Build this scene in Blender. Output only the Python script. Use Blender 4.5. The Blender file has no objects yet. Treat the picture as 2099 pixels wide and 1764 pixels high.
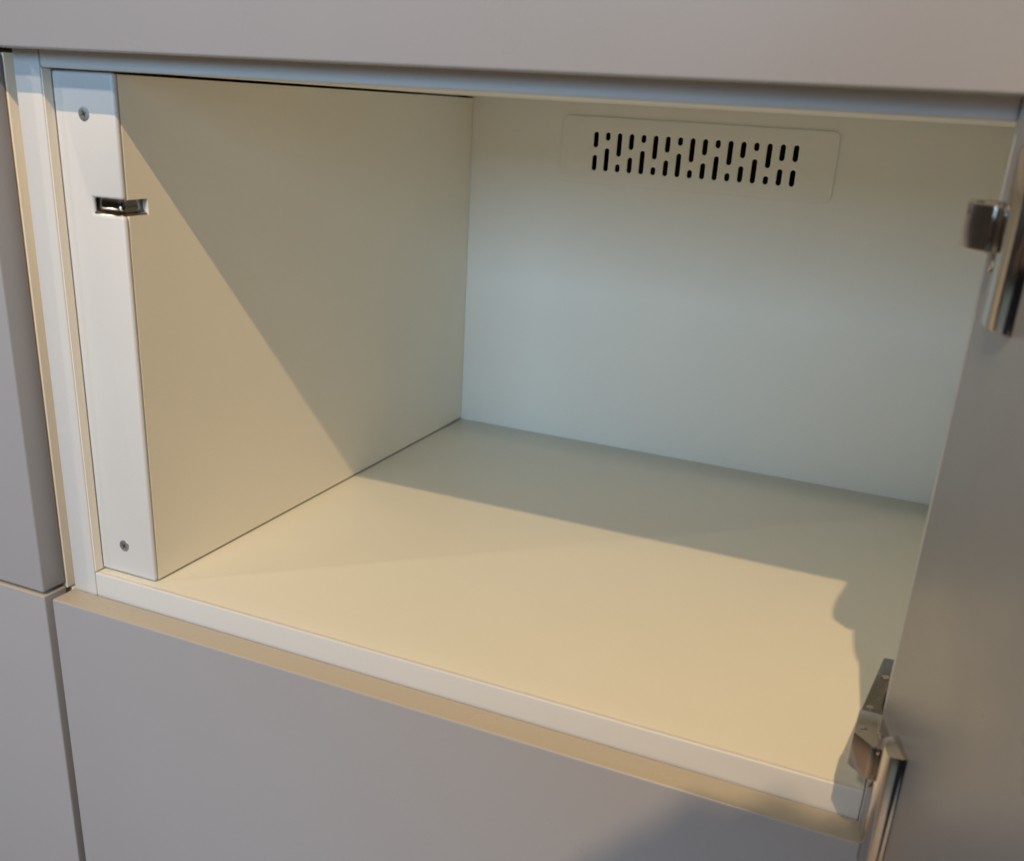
import bpy, bmesh, math, random
from mathutils import Matrix, Vector

random.seed(4)
sc = bpy.context.scene
col = sc.collection

# ------------------------------------------------------------------ camera
cam_data = bpy.data.cameras.new('camera')
cam = bpy.data.objects.new('camera', cam_data)
col.objects.link(cam)
sc.camera = cam
Rm = [[0.9127864635, 0.2006477064, -0.3557546484],
      [0.4046582097, -0.3260544150, 0.8543654088],
      [0.0554310860, -0.9238122192, -0.3788117980]]
right = Vector((Rm[0][0], Rm[1][0], Rm[2][0]))
down = Vector((Rm[0][1], Rm[1][1], Rm[2][1]))
fwd = Vector((Rm[0][2], Rm[1][2], Rm[2][2]))
CAM = Vector((0.48967, -0.45816, 0.30558))
mw = Matrix.Identity(4)
for i in range(3):
    mw[i][0], mw[i][1], mw[i][2], mw[i][3] = right[i], -down[i], -fwd[i], CAM[i]
cam.matrix_world = mw
cam_data.sensor_fit = 'HORIZONTAL'
cam_data.sensor_width = 36.0
cam_data.lens = 2080.95 / 2099 * 36.0
cam_data.shift_x = (1049.5 - 1043.85) / 2099
cam_data.shift_y = (1066.58 - 882) / 2099
cam_data.clip_start = 0.01
cam_data.clip_end = 50
cam_data.dof.use_dof = True
cam_data.dof.focus_distance = 0.74
cam_data.dof.aperture_fstop = 12.0

# ------------------------------------------------------------------ light
world = bpy.data.worlds.new('World')
sc.world = world
world.use_nodes = True
bg = world.node_tree.nodes['Background']
bg.inputs['Color'].default_value = (1.0, 0.86, 0.72, 1)
bg.inputs['Strength'].default_value = 0.04

def spot(name, loc, target, power, colour, radius, cone=125):
    d = bpy.data.lights.new(name, 'SPOT')
    d.energy = power
    d.color = colour
    d.shadow_soft_size = radius
    d.spot_size = math.radians(cone)
    d.spot_blend = 0.6
    o = bpy.data.objects.new(name, d)
    col.objects.link(o)
    o.location = loc
    o.rotation_euler = (Vector(target) - Vector(loc)).to_track_quat('-Z', 'Y').to_euler()
    return o

AIM = (0.25, 0.1, 0.12)
spot('ceiling_spot', (0.655, -1.30, 1.81), AIM, 128, (1.0, 0.672, 0.345), 0.013)
spot('ceiling_spot', (0.15, -2.2, 1.88), AIM, 72, (1.0, 0.80, 0.60), 0.06)
spot('ceiling_spot', (-1.57, -1.5, 1.35), AIM, 28, (1.0, 0.90, 0.72), 0.013)
wd = bpy.data.lights.new('window_light', 'AREA')
wd.shape = 'RECTANGLE'
wd.size = 2.2
wd.size_y = 1.0
wd.energy = 79
wd.color = (0.44, 0.73, 1.0)
wo = bpy.data.objects.new('window_light', wd)
col.objects.link(wo)
wo.location = (0.45, -4.0, 1.20)
wo.rotation_euler = (Vector((0.25, 0, 0.15)) - wo.location).to_track_quat('-Z', 'Y').to_euler()

vs = sc.view_settings
vs.view_transform = 'Standard'
vs.look = 'None'
vs.exposure = 0.0
vs.gamma = 1.0
vs.use_curve_mapping = False
sc.cycles.max_bounces = 10
sc.cycles.diffuse_bounces = 7
sc.cycles.use_denoising = True

# ------------------------------------------------------------------ materials
def paint(name, colour, rough=0.42, bump=0.04, scale=900, mottle=0.02, spec=0.4):
    m = bpy.data.materials.new(name)
    m.use_nodes = True
    nt = m.node_tree
    b = nt.nodes['Principled BSDF']
    tc = nt.nodes.new('ShaderNodeTexCoord')
    n1 = nt.nodes.new('ShaderNodeTexNoise')
    n1.inputs['Scale'].default_value = 14
    n1.inputs['Detail'].default_value = 5
    nt.links.new(tc.outputs['Object'], n1.inputs['Vector'])
    mix = nt.nodes.new('ShaderNodeMix')
    mix.data_type = 'RGBA'
    c = colour
    mix.inputs['A'].default_value = (c[0] * (1 - mottle), c[1] * (1 - mottle), c[2] * (1 - mottle), 1)
    mix.inputs['B'].default_value = (min(1, c[0] * (1 + mottle)), min(1, c[1] * (1 + mottle)), min(1, c[2] * (1 + mottle)), 1)
    n3 = nt.nodes.new('ShaderNodeTexNoise')
    n3.inputs['Scale'].default_value = 1100
    n3.inputs['Detail'].default_value = 3
    nt.links.new(tc.outputs['Object'], n3.inputs['Vector'])
    av = nt.nodes.new('ShaderNodeMath')
    av.operation = 'MULTIPLY_ADD'
    av.inputs[1].default_value = 1.6
    nt.links.new(n3.outputs['Fac'], av.inputs[0])
    sb = nt.nodes.new('ShaderNodeMath')
    sb.operation = 'SUBTRACT'
    sb.inputs[1].default_value = 0.8
    nt.links.new(n1.outputs['Fac'], sb.inputs[0])
    nt.links.new(sb.outputs[0], av.inputs[2])
    nt.links.new(av.outputs[0], mix.inputs['Factor'])
    nt.links.new(mix.outputs['Result'], b.inputs['Base Color'])
    rr = nt.nodes.new('ShaderNodeMapRange')
    rr.inputs['From Min'].default_value = 0.3
    rr.inputs['From Max'].default_value = 0.7
    rr.inputs['To Min'].default_value = rough - 0.06
    rr.inputs['To Max'].default_value = rough + 0.06
    nt.links.new(n1.outputs['Fac'], rr.inputs['Value'])
    nt.links.new(rr.outputs['Result'], b.inputs['Roughness'])
    b.inputs['Specular IOR Level'].default_value = spec
    n2 = nt.nodes.new('ShaderNodeTexNoise')
    n2.inputs['Scale'].default_value = scale
    n2.inputs['Detail'].default_value = 2
    nt.links.new(tc.outputs['Object'], n2.inputs['Vector'])
    bp = nt.nodes.new('ShaderNodeBump')
    bp.inputs['Strength'].default_value = bump
    bp.inputs['Distance'].default_value = 0.0004
    nt.links.new(n2.outputs['Fac'], bp.inputs['Height'])
    nt.links.new(bp.outputs['Normal'], b.inputs['Normal'])
    return m

def metal(name, colour, rough, metallic=1.0):
    m = bpy.data.materials.new(name)
    m.use_nodes = True
    nt = m.node_tree
    b = nt.nodes['Principled BSDF']
    b.inputs['Base Color'].default_value = (*colour, 1)
    b.inputs['Metallic'].default_value = metallic
    tc = nt.nodes.new('ShaderNodeTexCoord')
    n = nt.nodes.new('ShaderNodeTexNoise')
    n.inputs['Scale'].default_value = 260
    n.inputs['Detail'].default_value = 4
    nt.links.new(tc.outputs['Object'], n.inputs['Vector'])
    mr = nt.nodes.new('ShaderNodeMapRange')
    mr.inputs['To Min'].default_value = rough * 0.7
    mr.inputs['To Max'].default_value = rough * 1.4
    nt.links.new(n.outputs['Fac'], mr.inputs['Value'])
    nt.links.new(mr.outputs['Result'], b.inputs['Roughness'])
    return m

M = {
    'white': paint('white_frame_paint', (0.645, 0.665, 0.695), 0.38),
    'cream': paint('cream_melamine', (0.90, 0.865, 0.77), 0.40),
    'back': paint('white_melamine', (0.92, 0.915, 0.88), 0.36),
    'door': paint('grey_door_lacquer', (0.350, 0.363, 0.415), 0.32, 0.08, 1400, 0.02),
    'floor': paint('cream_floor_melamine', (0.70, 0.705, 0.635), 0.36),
    'vent': paint('white_plastic', (0.91, 0.905, 0.87), 0.40, 0.02),
    'edge': paint('beige_door_edge', (0.45, 0.415, 0.345), 0.24, 0.02, 900, 0.02, 0.5),
    'dark': paint('dark_duct', (0.055, 0.040, 0.036), 0.7),
    'chrome': metal('chrome', (0.60, 0.545, 0.50), 0.11),
    'steel': metal('brushed_steel', (0.30, 0.27, 0.23), 0.28),
    'zinc': metal('zinc_screw', (0.70, 0.76, 0.82), 0.38),
    'nickel': metal('black_nickel', (0.22, 0.20, 0.18), 0.10),
    'recess': paint('screw_recess', (0.06, 0.065, 0.07), 0.5),
}

# ------------------------------------------------------------------ helpers
WL = {}

def thing(name, label, cat, loc, group=None):
    o = bpy.data.objects.new(name, None)
    o.empty_display_size = 0.05
    col.objects.link(o)
    o.location = loc
    o['label'] = label
    o['category'] = cat
    if group:
        o['group'] = group
    WL[o] = Vector(loc)
    return o

def shade(me, angle):
    """smooth the small bevel and round faces, keep the broad faces truly flat"""
    for p in me.polygons:
        p.use_smooth = p.area < 4e-5 or len(p.vertices) == 4 and min((me.vertices[p.vertices[i]].co - me.vertices[p.vertices[i - 1]].co).length for i in range(4)) < 0.0016
    me.set_sharp_from_angle(angle=math.radians(angle))

def link_mesh(name, me, mat, parent, smooth_angle=40):
    """mesh in world coordinates -> object whose origin is its own centre"""
    vs_ = [v.co.copy() for v in me.vertices]
    lo = Vector((min(v.x for v in vs_), min(v.y for v in vs_), min(v.z for v in vs_)))
    hi = Vector((max(v.x for v in vs_), max(v.y for v in vs_), max(v.z for v in vs_)))
    c = (lo + hi) / 2
    for v in me.vertices:
        v.co -= c
    me.materials.clear()
    me.materials.append(M[mat])
    shade(me, smooth_angle)
    o = bpy.data.objects.new(name, me)
    col.objects.link(o)
    o.parent = parent
    o.location = c - (WL[parent] if parent else Vector((0, 0, 0)))
    WL[o] = c
    return o

def fin(name, bm, mat, parent, bevel=0.0, seg=3, smooth_angle=40):
    bmesh.ops.recalc_face_normals(bm, faces=bm.faces)
    if bevel:
        ed = [e for e in bm.edges if len(e.link_faces) == 2 and e.calc_face_angle(0) > 0.5]
        bmesh.ops.bevel(bm, geom=ed, offset=bevel, segments=seg, profile=0.5, affect='EDGES')
    me = bpy.data.meshes.new(name)
    bm.to_mesh(me)
    bm.free()
    return link_mesh(name, me, mat, parent, smooth_angle)

def add_box(bm, x0, x1, y0, y1, z0, z1):
    v = [bm.verts.new(p) for p in ((x0, y0, z0), (x1, y0, z0), (x1, y1, z0), (x0, y1, z0),
                                   (x0, y0, z1), (x1, y0, z1), (x1, y1, z1), (x0, y1, z1))]
    for f in ((0, 3, 2, 1), (4, 5, 6, 7), (0, 1, 5, 4), (1, 2, 6, 5), (2, 3, 7, 6), (3, 0, 4, 7)):
        bm.faces.new([v[i] for i in f])
    return v

def box(name, x0, x1, y0, y1, z0, z1, mat, parent, bevel=0.0008, seg=3):
    bm = bmesh.new()
    add_box(bm, x0, x1, y0, y1, z0, z1)
    return fin(name, bm, mat, parent, bevel, seg)

def prism(name, pts, z0, z1, mat, parent, bevel=0.0, seg=3):
    """plan polygon (x, y) extruded from z0 to z1"""
    bm = bmesh.new()
    a = [bm.verts.new((p[0], p[1], z0)) for p in pts]
    b = [bm.verts.new((p[0], p[1], z1)) for p in pts]
    n = len(pts)
    bm.faces.new(a[::-1])
    bm.faces.new(b)
    for i in range(n):
        bm.faces.new((a[i], a[(i + 1) % n], b[(i + 1) % n], b[i]))
    return fin(name, bm, mat, parent, bevel, seg)

def lathe(name, prof, mat, parent, centre, axis, seg=28):
    """profile [(r, h)] turned round an axis direction starting at centre"""
    ax = Vector(axis).normalized()
    q = Vector((0, 0, 1)).rotation_difference(ax)
    bm = bmesh.new()
    rings = []
    for r, h in prof:
        if r < 1e-7:
            rings.append([bm.verts.new(q @ Vector((0, 0, h)) + Vector(centre))])
        else:
            rings.append([bm.verts.new(q @ Vector((r * math.cos(2 * math.pi * i / seg), r * math.sin(2 * math.pi * i / seg), h)) + Vector(centre)) for i in range(seg)])
    for A, B in zip(rings[:-1], rings[1:]):
        for i in range(seg):
            j = (i + 1) % seg
            if len(A) == 1 and len(B) == 1:
                continue
            if len(A) == 1:
                bm.faces.new((A[0], B[i], B[j]))
            elif len(B) == 1:
                bm.faces.new((A[i], A[j], B[0]))
            else:
                bm.faces.new((A[i], A[j], B[j], B[i]))
    return fin(name, bm, mat, parent, 0, smooth_angle=35)

def plate_with_holes(name, outer, holes, y, thick, mat, parent, bevel=0.0):
    """flat plate in the XZ plane with real holes; y is the front face"""
    cu = bpy.data.curves.new(name + '_outline', 'CURVE')
    cu.dimensions = '2D'
    cu.fill_mode = 'BOTH'
    cu.extrude = thick / 2 - bevel
    cu.bevel_depth = bevel
    cu.bevel_resolution = 2
    cu.offset = -bevel
    for loop in [outer] + holes:
        s = cu.splines.new('POLY')
        s.points.add(len(loop) - 1)
        for p, (x, z) in zip(s.points, loop):
            p.co = (x, z, 0, 1)
        s.use_cyclic_u = True
    tmp = bpy.data.objects.new('tmp', cu)
    col.objects.link(tmp)
    dg = bpy.context.evaluated_depsgraph_get()
    me = bpy.data.meshes.new_from_object(tmp.evaluated_get(dg))
    bpy.data.objects.remove(tmp)
    bpy.data.curves.remove(cu)
    for v in me.vertices:
        x, z, d = v.co
        v.co = (x, y + thick / 2 - d, z)
    bm = bmesh.new()
    bm.from_mesh(me)
    bmesh.ops.remove_doubles(bm, verts=bm.verts, dist=1e-6)
    bmesh.ops.recalc_face_normals(bm, faces=bm.faces)
    bm.to_mesh(me)
    bm.free()
    return link_mesh(name, me, mat, parent, 30)

def rounded_rect(x0, x1, z0, z1, r, n=6):
    pts = []
    for cx, cz, a0 in ((x1 - r, z0 + r, -90), (x1 - r, z1 - r, 0), (x0 + r, z1 - r, 90), (x0 + r, z0 + r, 180)):
        for i in range(n + 1):
            a = math.radians(a0 + 90 * i / n)
            pts.append((cx + r * math.cos(a), cz + r * math.sin(a)))
    return pts

# ------------------------------------------------------------------ dimensions (metres)
W, H, D = 0.4985, 0.31, 0.4627      # clear opening and inner depth
SL, SR = -0.0192, 0.5177            # outer edges of the stiles
XF, YF = 0.045, 0.0075              # filler strip: its inner edge and its set-back
HR = 0.0148                         # height of the bottom rail
T = 0.02                            # door thickness
DL, DR = -0.0196, 0.5175            # closed doors, left and right edge
PITCH_X = 0.5440
PITCH_Z = 0.3350

# ------------------------------------------------------------------ unseen room floor, added for the light it bounces, and the plinth
M['wood'] = paint('unseen_room_floor', (0.46, 0.36, 0.26), 0.45, 0.05, 60, 0.12)
bm = bmesh.new()
add_box(bm, -3.0, 3.5, -5.0, 0.6, -1.0, -0.95)
unseen_room_floor = fin('floor', bm, 'wood', None, 0)
unseen_room_floor['kind'] = 'structure'
bm = bmesh.new()
add_box(bm, SL - PITCH_X, SR, 0.0, D, -0.949, -0.3505)
plinth = fin('plinth', bm, 'white', None, 0.001)
plinth['kind'] = 'structure'

# ------------------------------------------------------------------ the open locker
L = thing('locker', 'open white locker compartment with cream interior, slotted vent and swung-out grey door', 'locker', (W / 2, 0.2, -HR))

box('stile', SL, 0.0, 0.0, 0.019, -0.0181, 0.33, 'white', L, 0.0008)
box('stile', W, SR, 0.0, 0.019, -0.0181, 0.33, 'white', L, 0.0008)
box('rail', 0.0003, W - 0.0003, 0.0002, 0.019, H, 0.33, 'white', L, 0.0016, 4)
box('rail', 0.0003, W - 0.0003, 0.0002, 0.0034, -0.0180, -0.0001, 'white', L, 0.0009, 4)
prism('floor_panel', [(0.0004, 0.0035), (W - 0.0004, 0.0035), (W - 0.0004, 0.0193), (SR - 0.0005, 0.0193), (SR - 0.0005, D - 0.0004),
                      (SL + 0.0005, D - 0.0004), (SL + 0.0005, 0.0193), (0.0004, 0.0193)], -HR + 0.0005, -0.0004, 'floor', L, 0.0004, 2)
box('ceiling_panel', SL + 0.0005, SR - 0.0005, 0.0192, D + 0.004, H + 0.0003, 0.3290, 'back', L, 0.0004, 2)
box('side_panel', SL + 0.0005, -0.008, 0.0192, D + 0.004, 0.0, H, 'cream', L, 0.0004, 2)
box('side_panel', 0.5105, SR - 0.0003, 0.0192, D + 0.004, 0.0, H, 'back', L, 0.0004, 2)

box('stile_return', 0.0001, 0.0007, 0.0010, YF - 0.0002, 0.0006, H - 0.0004, 'cream', L, 0.0)
# filler strip with two screws, then the inner left wall
NX, NY, NZ0, NZ1 = 0.0224, 0.0278, 0.2333, 0.2424
def notched(name, pts, axis, a, b, mat, bevel):
    """outline pts extruded along 'x' (pts = y, z) or 'y' (pts = x, z) from a to b"""
    bm = bmesh.new()
    mk = (lambda p, t: (t, p[0], p[1])) if axis == 'x' else (lambda p, t: (p[0], t, p[1]))
    lo = [bm.verts.new(mk(p, a)) for p in pts]
    hi = [bm.verts.new(mk(p, b)) for p in pts]
    n = len(pts)
    bm.faces.new(lo)
    bm.faces.new(hi[::-1])
    for k in range(n):
        bm.faces.new((lo[k], hi[k], hi[(k + 1) % n], lo[(k + 1) % n]))
    return fin(name, bm, mat, L, bevel, 3)
za, zb = 0.0008, H - 0.0006
notched('filler_strip', [(0.0002, za), (XF, za), (XF, NZ0), (NX, NZ0), (NX, NZ1), (XF, NZ1), (XF, zb), (0.0002, zb)], 'y', YF, YF + 0.0042, 'white', 0.0019)
za, zb, ya, yb = 0.0011, H - 0.0014, YF + 0.0043, D - 0.0006
notched('left_wall', [(ya, za), (yb, za), (yb, zb), (ya, zb), (ya, NZ1), (NY, NZ1), (NY, NZ0), (ya, NZ0)], 'x', XF - 0.016, XF - 0.0001, 'cream', 0.0)

# latch strike let into the corner: dark polished plate bent round the corner
def bent(off, r, n=8):
    """plan line from the filler side to the wall side, set back by off from the faces"""
    x1, y0 = XF - off, YF + off
    pts = [(NX + 0.0002, y0)]
    for i in range(n + 1):
        a = math.radians(-90 + 90 * i / n)
        pts.append((x1 - r + r * math.cos(a), y0 + r + r * math.sin(a)))
    pts.append((x1, NY - 0.0002))
    return pts

bm = bmesh.new()
prof = [(0.0006, NZ0 + 0.00005), (0.0009, NZ0 + 0.0008), (0.0022, NZ0 + 0.0014), (0.0034, NZ0 + 0.0024),
        (0.0040, NZ0 + 0.0038), (0.0041, NZ1 - 0.0018), (0.0036, NZ1 - 0.0005), (0.0034, NZ1 - 0.0001)]
rows = [[bm.verts.new((x, y, z)) for x, y in bent(o_, 0.0062 - o_ * 0.6)] for o_, z in prof]
for A, B in zip(rows[:-1], rows[1:]):
    for i in range(len(A) - 1):
        bm.faces.new((A[i], A[i + 1], B[i + 1], B[i]))
# body behind the plate
bk = (NX + 0.0002, NY - 0.0002)
inner = [bm.verts.new((bk[0], bk[1], z)) for _, z in prof]
for k in range(len(prof) - 1):
    bm.faces.new((rows[k][0], rows[k + 1][0], inner[k + 1], inner[k]))
    bm.faces.new((rows[k][-1], inner[k], inner[k + 1], rows[k + 1][-1]))
bm.faces.new(rows[0] + [inner[0]])
bm.faces.new(rows[-1][::-1] + [inner[-1]])
strike = fin('latch_strike', bm, 'nickel', L, 0, smooth_angle=60)
strike['label'] = 'small black polished metal strike bent round the corner'

def screw(centre, ang):
    s = lathe('screw', [(0.0040, -0.0006), (0.0040, 0.0000), (0.0038, 0.0003), (0.0024, 0.0005), (0.0016, 0.0005), (0.0012, 0.0000), (0.0, -0.0002)],
              'zinc', L, centre, (0, -1, 0))
    bm = bmesh.new()
    y = centre[1] + 0.0001
    for k in range(2):
        a = ang + k * math.pi / 2
        dx, dz = math.cos(a), math.sin(a)
        px, pz = -dz * 0.00042, dx * 0.00042
        l = 0.0019
        vs_ = []
        for yy in (y - 0.0006, y + 0.0004):
            for sx, sp in ((-1, -1), (1, -1), (1, 1), (-1, 1)):
                vs_.append(bm.verts.new((centre[0] + sx * l * dx + sp * px, yy, centre[2] + sx * l * dz + sp * pz)))
        for f in ((0, 1, 2, 3), (7, 6, 5, 4), (0, 4, 5, 1), (1, 5, 6, 2), (2, 6, 7, 3), (3, 7, 4, 0)):
            bm.faces.new([vs_[i] for i in f])
    fin('cross_recess', bm, 'recess', s, 0)
    return s

screw((0.0222, YF, 0.2871), 0.5)
screw((0.0214, YF, 0.0215), 0.95)

# back panel with an opening, the vent plate over it and the dark duct behind
VX0, VX1, VZ0, VZ1 = 0.1363, 0.3793, 0.2432, 0.2992
plate_with_holes('back_panel', [(XF - 0.017, -0.012), (0.512, -0.012), (0.512, 0.3275), (XF - 0.017, 0.3275)],
                 [rounded_rect(VX0 + 0.008, VX1 - 0.008, VZ0 + 0.006, VZ1 - 0.006, 0.003)], D, 0.0035, 'back', L)
slots = []
pat_top = 'MSLMSLMSLMSLMSLMM'
pat_bot = 'MLSMLSMLSMLSMLSMM'
TOPL = {'M': 0.0131, 'S': 0.0067, 'L': 0.0195}
R_SLOT = 0.0022
for i in range(17):
    x = 0.1690 + 0.01103 * i
    for zt, zb in ((0.2870, 0.2870 - TOPL[pat_top[i]]), (0.2543 + TOPL[pat_bot[i]], 0.2543)):
        slots.append(rounded_rect(x - R_SLOT, x + R_SLOT, zb, zt, R_SLOT - 0.00002, 6))
vent = plate_with_holes('vent_grille', rounded_rect(VX0, VX1, VZ0, VZ1, 0.006, 8), slots, D - 0.0022, 0.0021, 'vent', L, 0.0004)
vent['label'] = 'flat white vent plate pierced by two rows of slots'
bm = bmesh.new()
add_box(bm, VX0 + 0.002, VX1 - 0.002, D + 0.0037, D + 0.040, VZ0 + 0.002, VZ1 - 0.002)
front = [f for f in bm.faces if all(abs(v.co.y - (D + 0.0037)) < 1e-6 for v in f.verts)]
bmesh.ops.delete(bm, geom=front, context='FACES')
fin('vent_duct', bm, 'dark', L, 0)

# ------------------------------------------------------------------ its door, swung out past a right angle
ANG = math.radians(15)
dv = Vector((math.sin(ANG), -math.cos(ANG)))         # along the door, away from the hinge
nv = Vector((-math.cos(ANG), -math.sin(ANG)))        # out of the inner face
P0 = Vector((0.4985, -0.0090))
def dpt(s, n):
    p = P0 + dv * s + nv * n
    return (p.x, p.y)
DZ0, DZ1 = -0.0135, 0.3130
door = prism('door', [dpt(0, 0), dpt(0.537, 0), dpt(0.537, -T), dpt(0, -T)], DZ0, DZ1, 'door', L, 0.0013, 4)
door['label'] = 'grey lacquered door swung open to the right'

def hinge(z_bar0, z_bar1, z_body0, z_body1):
    h = prism('hinge', [(0.4875, -0.0300), (0.4966, -0.0388), (0.5038, -0.0365), (0.5050, -0.0220), (0.5030, -0.0085), (0.4880, -0.0085)],
              z_body0, z_body1, 'chrome', L, 0.0005, 3)
    h['label'] = 'chrome cabinet hinge with bar on the door and arm in the locker'
    # bar screwed to the door, its top and bottom ends sloped
    bm = bmesh.new()
    sec = [(0.0300, 0.0), (0.0312, 0.0062), (0.0335, 0.0074), (0.0440, 0.0074), (0.0470, 0.0058), (0.0490, 0.0)]
    a = [bm.verts.new((*dpt(s, n - 0.0002), z_bar0 + n * 0.25)) for s, n in sec]
    b = [bm.verts.new((*dpt(s, n - 0.0002), z_bar1 - n * 0.25)) for s, n in sec]
    n_ = len(sec)
    bm.faces.new(a[::-1]); bm.faces.new(b)
    for i in range(n_):
        bm.faces.new((a[i], a[(i + 1) % n_], b[(i + 1) % n_], b[i]))
    fin('door_bar', bm, 'chrome', h, 0.0003, 2)
    # flap between body and bar
    zc0, zc1 = z_body0 + 0.003, z_body1 - 0.003
    prism('link', [(0.4985, -0.0385), (0.5015, -0.0405), dpt(0.032, 0.001), (0.5040, -0.0310)], zc0, zc1, 'steel', h, 0.0005, 2)
    # arm running back along the side wall, narrowing
    prism('arm', [(0.4882, -0.0083), (0.4940, 0.0560), (0.5103, 0.0580), (0.5103, 0.0192), (0.4981, 0.0192), (0.4981, -0.0083)], z_body0 + 0.0035, z_body1 - 0.0030, 'steel', h, 0.0006, 2)
    zt = z_body1 - 0.0030
    for x, y in ((0.4925, 0.000), (0.4966, 0.034)):
        lathe('rivet', [(0.0019, -0.0004), (0.0019, 0.0005), (0.0011, 0.0010), (0.0, 0.0011)], 'chrome', h, (x, y, zt), (0, 0, 1), 16)
    for x, y in ((0.4915, -0.0250), (0.4990, -0.0270)):
        lathe('pin', [(0.0016, -0.0004), (0.0016, 0.0004), (0.0009, 0.0008), (0.0, 0.0009)], 'chrome', h, (x, y, z_body1), (0, 0, 1), 16)
    # spring leg under the body
    bm = bmesh.new()
    pts = [Vector((0.5005, -0.0300, z_body0 - 0.0002)), Vector((0.5008, -0.0310, z_body0 - 0.004)), Vector((0.4995, -0.0318, z_body0 - 0.0072))]
    prev = None
    for k, p in enumerate(pts):
        ring = [bm.verts.new(p + Vector((0.0009 * math.cos(t), 0.0009 * math.sin(t), 0))) for t in [2 * math.pi * i / 8 for i in range(8)]]
        if prev:
            for i in range(8):
                bm.faces.new((prev[i], prev[(i + 1) % 8], ring[(i + 1) % 8], ring[i]))
        else:
            bm.faces.new(ring)
        prev = ring
    bm.faces.new(prev)
    fin('spring_leg', bm, 'steel', h, 0)
    return h

hinge(0.2385, 0.3035, 0.2650, 0.2815)
hinge(-0.0085, 0.0590, 0.0325, 0.0500)

# ------------------------------------------------------------------ the neighbouring lockers, all shut
def shut_locker(label, dx, dz, door_z0, door_z1, yf=0.0045):
    """dx, dz: offset of the locker from the open one"""
    r = thing('locker', label, 'locker', (W / 2 + dx, 0.2, dz - HR), 'closed lockers round the open one')
    d = box('door', DL + dx, DR + dx, -T, -0.0005, door_z0, door_z1, 'door', r, 0.0013, 4)
    d.data.materials.append(M['edge'])
    for p in d.data.polygons:
        if abs(p.normal.z) > 0.60:  # top and bottom faces beige, the sides stay grey
            p.material_index = 1
    x0, x1 = SL + dx, SR + dx
    z0, z1 = dz - 0.0184, dz + 0.3165
    box('side_panel', x0, x0 + 0.018, yf, D, z0, z1, 'cream', r, 0.0008)
    box('side_panel', x1 - 0.018, x1, yf, D, z0, z1, 'cream', r, 0.0008)
    box('top_panel', x0 + 0.0182, x1 - 0.0182, yf, D, z1 - 0.016, z1, 'cream', r, 0.0008)
    box('bottom_panel', x0 + 0.0182, x1 - 0.0182, yf, D, z0, z0 + 0.014, 'cream', r, 0.0008)
    box('back_panel', x0, x1, D + 0.0002, D + 0.004, z0, z1, 'cream', r, 0)
    return r

ZT, ZB, ZL = 0.3188, -0.0163, -0.0137
G = 0.0026
shut_locker('closed locker above the open compartment, only the bottom of its grey door in view', 0, PITCH_Z + 0.011, ZT, ZT + 0.3325)
shut_locker('closed locker directly below the open compartment, pale top edge of its grey door showing', 0, -PITCH_Z - 0.001, ZB - 0.3325, ZB)
shut_locker('closed locker left of the open compartment, a narrow slice of its grey door in view', -PITCH_X, 0, ZL, ZT - G, 0.0)
shut_locker('closed locker at the bottom left, below the left neighbour across a dark gap', -PITCH_X, -PITCH_Z - 0.001, ZB - 0.3325, ZB)
shut_locker('unseen closed locker at the top left, added for the shade it casts', -PITCH_X, PITCH_Z + 0.011, ZT, ZT + 0.3325)  # out of view, added to block light and shade the left door's top

# ------------------------------------------------------------------ the photographer, standing behind the camera
M['skin'] = paint('skin', (0.50, 0.33, 0.25), 0.5, 0.1, 600, 0.06)
M['jacket'] = paint('dark_cloth', (0.035, 0.042, 0.062), 0.85, 0.4, 1500, 0.10)
M['trousers'] = paint('denim', (0.045, 0.055, 0.085), 0.85, 0.4, 1500, 0.10)
M['hair'] = paint('brown_hair', (0.040, 0.025, 0.016), 0.55, 0.6, 700, 0.2)
M['phone'] = paint('phone_glass', (0.55, 0.52, 0.50), 0.25)

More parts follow.
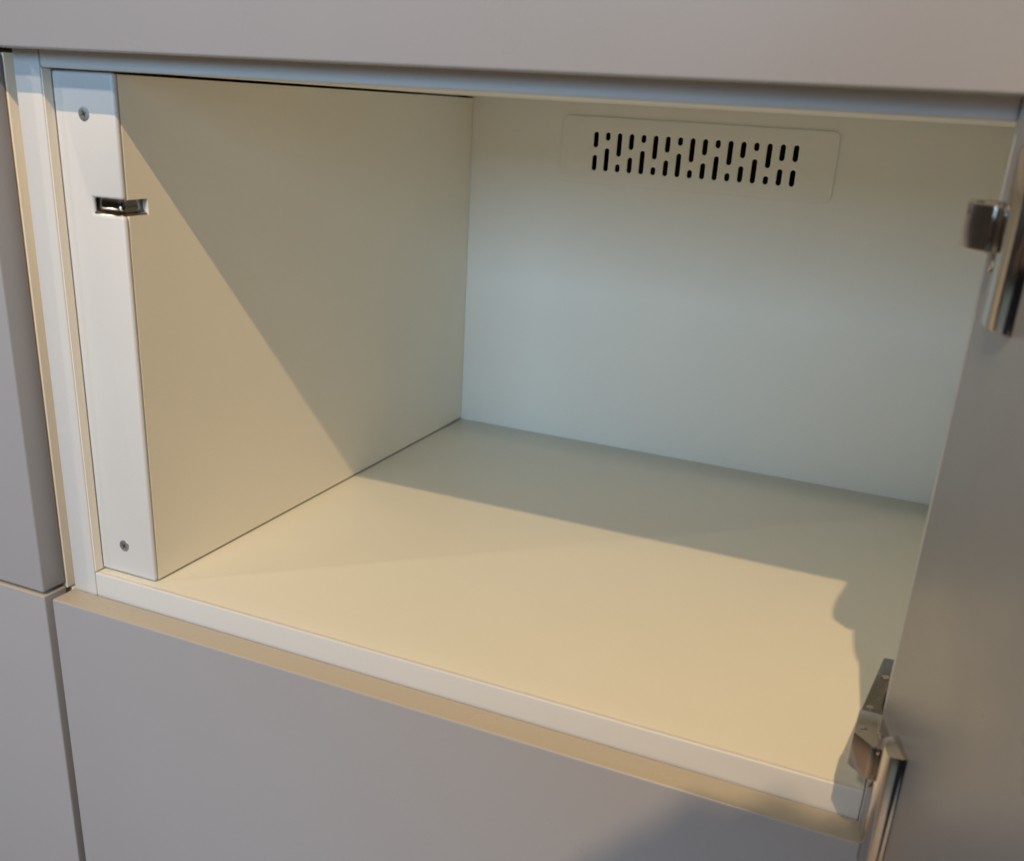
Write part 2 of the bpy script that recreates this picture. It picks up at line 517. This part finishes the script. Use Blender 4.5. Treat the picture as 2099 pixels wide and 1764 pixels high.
def photographer():
    r = thing('person', 'person in dark jacket behind the camera holding up a phone', 'person', (0.58, -0.80, -0.95))
    o = Vector((0.58, -0.80, -0.95))
    V, E_, Rr = [], [], []
    def add(p, rad, prev=None):
        V.append(Vector(p) - o); Rr.append(rad)
        if prev is not None:
            E_.append((prev, len(V) - 1))
        return len(V) - 1
    pel = add((0.59, -0.86, -0.02), (0.155, 0.11))
    wa = add((0.59, -0.85, 0.14), (0.140, 0.10), pel)
    ch = add((0.585, -0.82, 0.32), (0.165, 0.115), wa)
    up = add((0.58, -0.78, 0.44), (0.125, 0.09), ch)
    nk = add((0.575, -0.70, 0.535), (0.055, 0.055), up)
    hb = add((0.575, -0.635, 0.600), (0.066, 0.072), nk)
    hm = add((0.575, -0.600, 0.664), (0.080, 0.092), hb)
    add((0.575, -0.590, 0.720), (0.060, 0.070), hm)
    for s in (-1, 1):
        hip = add((0.59 + s * 0.095, -0.86, -0.12), (0.095, 0.095), pel)
        kn = add((0.59 + s * 0.105, -0.84, -0.48), (0.062, 0.062), hip)
        an = add((0.59 + s * 0.105, -0.88, -0.87), (0.042, 0.042), kn)
        add((0.59 + s * 0.115, -0.74, -0.915), (0.040, 0.032), an)
        sh = add((0.58 + s * 0.185, -0.77, 0.425), (0.060, 0.060), up)
        el = add((0.58 + s * 0.235, -0.74, 0.16), (0.046, 0.046), sh)
        wr = add((0.50 + s * 0.085, -0.545, 0.185), (0.027, 0.027), el)
        pm = add((0.49 + s * 0.062, -0.510, 0.215), (0.026, 0.016), wr)
        for k in range(4):
            z = 0.258 - k * 0.018
            a = add((0.49 + s * 0.052, -0.486, z), (0.0085, 0.0085), pm)
            b = add((0.49 + s * 0.034, -0.478, z + 0.004), (0.0080, 0.0080), a)
            add((0.49 + s * (0.020 - 0.003 * k), -0.4775, z + 0.004), (0.0068, 0.0068), b)
        t1 = add((0.49 + s * 0.046, -0.512, 0.236), (0.0100, 0.0100), pm)
        add((0.49 + s * 0.024, -0.506, 0.252), (0.0085, 0.0085), t1)
    me = bpy.data.meshes.new('body')
    me.from_pydata([tuple(v) for v in V], E_, [])
    ob = bpy.data.objects.new('body', me)
    col.objects.link(ob)
    md = ob.modifiers.new('skin', 'SKIN')
    for i, rad in enumerate(Rr):
        me.skin_vertices[0].data[i].radius = rad
    me.skin_vertices[0].data[0].use_root = True
    ob.modifiers.new('sub', 'SUBSURF').levels = 2
    ob.modifiers['sub'].render_levels = 2
    bpy.context.view_layer.update()
    dg = bpy.context.evaluated_depsgraph_get()
    new = bpy.data.meshes.new_from_object(ob.evaluated_get(dg))
    ob.modifiers.clear()
    ob.data = new
    new.materials.clear()
    for k in ('jacket', 'skin', 'trousers'):
        new.materials.append(M[k])
    for p in new.polygons:
        p.use_smooth = True
        w = p.center + o
        if w.z > 0.535 or (w.y > -0.555 and w.z < 0.4):
            p.material_index = 1
        elif w.z < -0.03:
            p.material_index = 2
    ob.parent = r
    WL[ob] = o
    # hair: a cap of short strands lying over the skull
    bm = bmesh.new()
    bmesh.ops.create_icosphere(bm, subdivisions=4, radius=1)
    for v in bm.verts:
        n = v.co.normalized()
        k = 1 + 0.05 * math.sin(n.x * 23 + n.z * 9) * math.cos(n.y * 19)
        q = 1.0 + 0.10 * (4 * n.x * n.x * n.z * n.z)
        v.co = Vector((0.566 + n.x * 0.100 * k * q, -0.612 + n.y * 0.100 * k, 0.676 + n.z * 0.088 * k * q))
    cutp = [v for v in bm.verts if v.co.z < 0.642 or (v.co.y > -0.545 and v.co.z < 0.712)]
    bmesh.ops.delete(bm, geom=cutp, context='VERTS')
    fin('hair', bm, 'hair', r, 0)
    for s in (-1, 1):
        bm = bmesh.new()
        bmesh.ops.create_icosphere(bm, subdivisions=2, radius=1)
        for v in bm.verts:
            v.co = Vector((0.575 + s * 0.084 + v.co.x * 0.010, -0.612 + v.co.y * 0.018, 0.644 + v.co.z * 0.030))
        fin('ear', bm, 'skin', r, 0)
    return r
photographer()
ph = thing('smartphone', 'pale smartphone held upright by the photographer', 'phone', tuple(CAM - fwd * 0.009 + down * 0.12))
bm = bmesh.new()
add_box(bm, -0.036, 0.036, -0.018, 0.140, 0.0045, 0.0125)
for v in bm.verts:
    v.co = CAM + right * (v.co.x + 0.012) + down * v.co.y - fwd * v.co.z
fin('phone_body', bm, 'phone', ph, 0.003, 3)
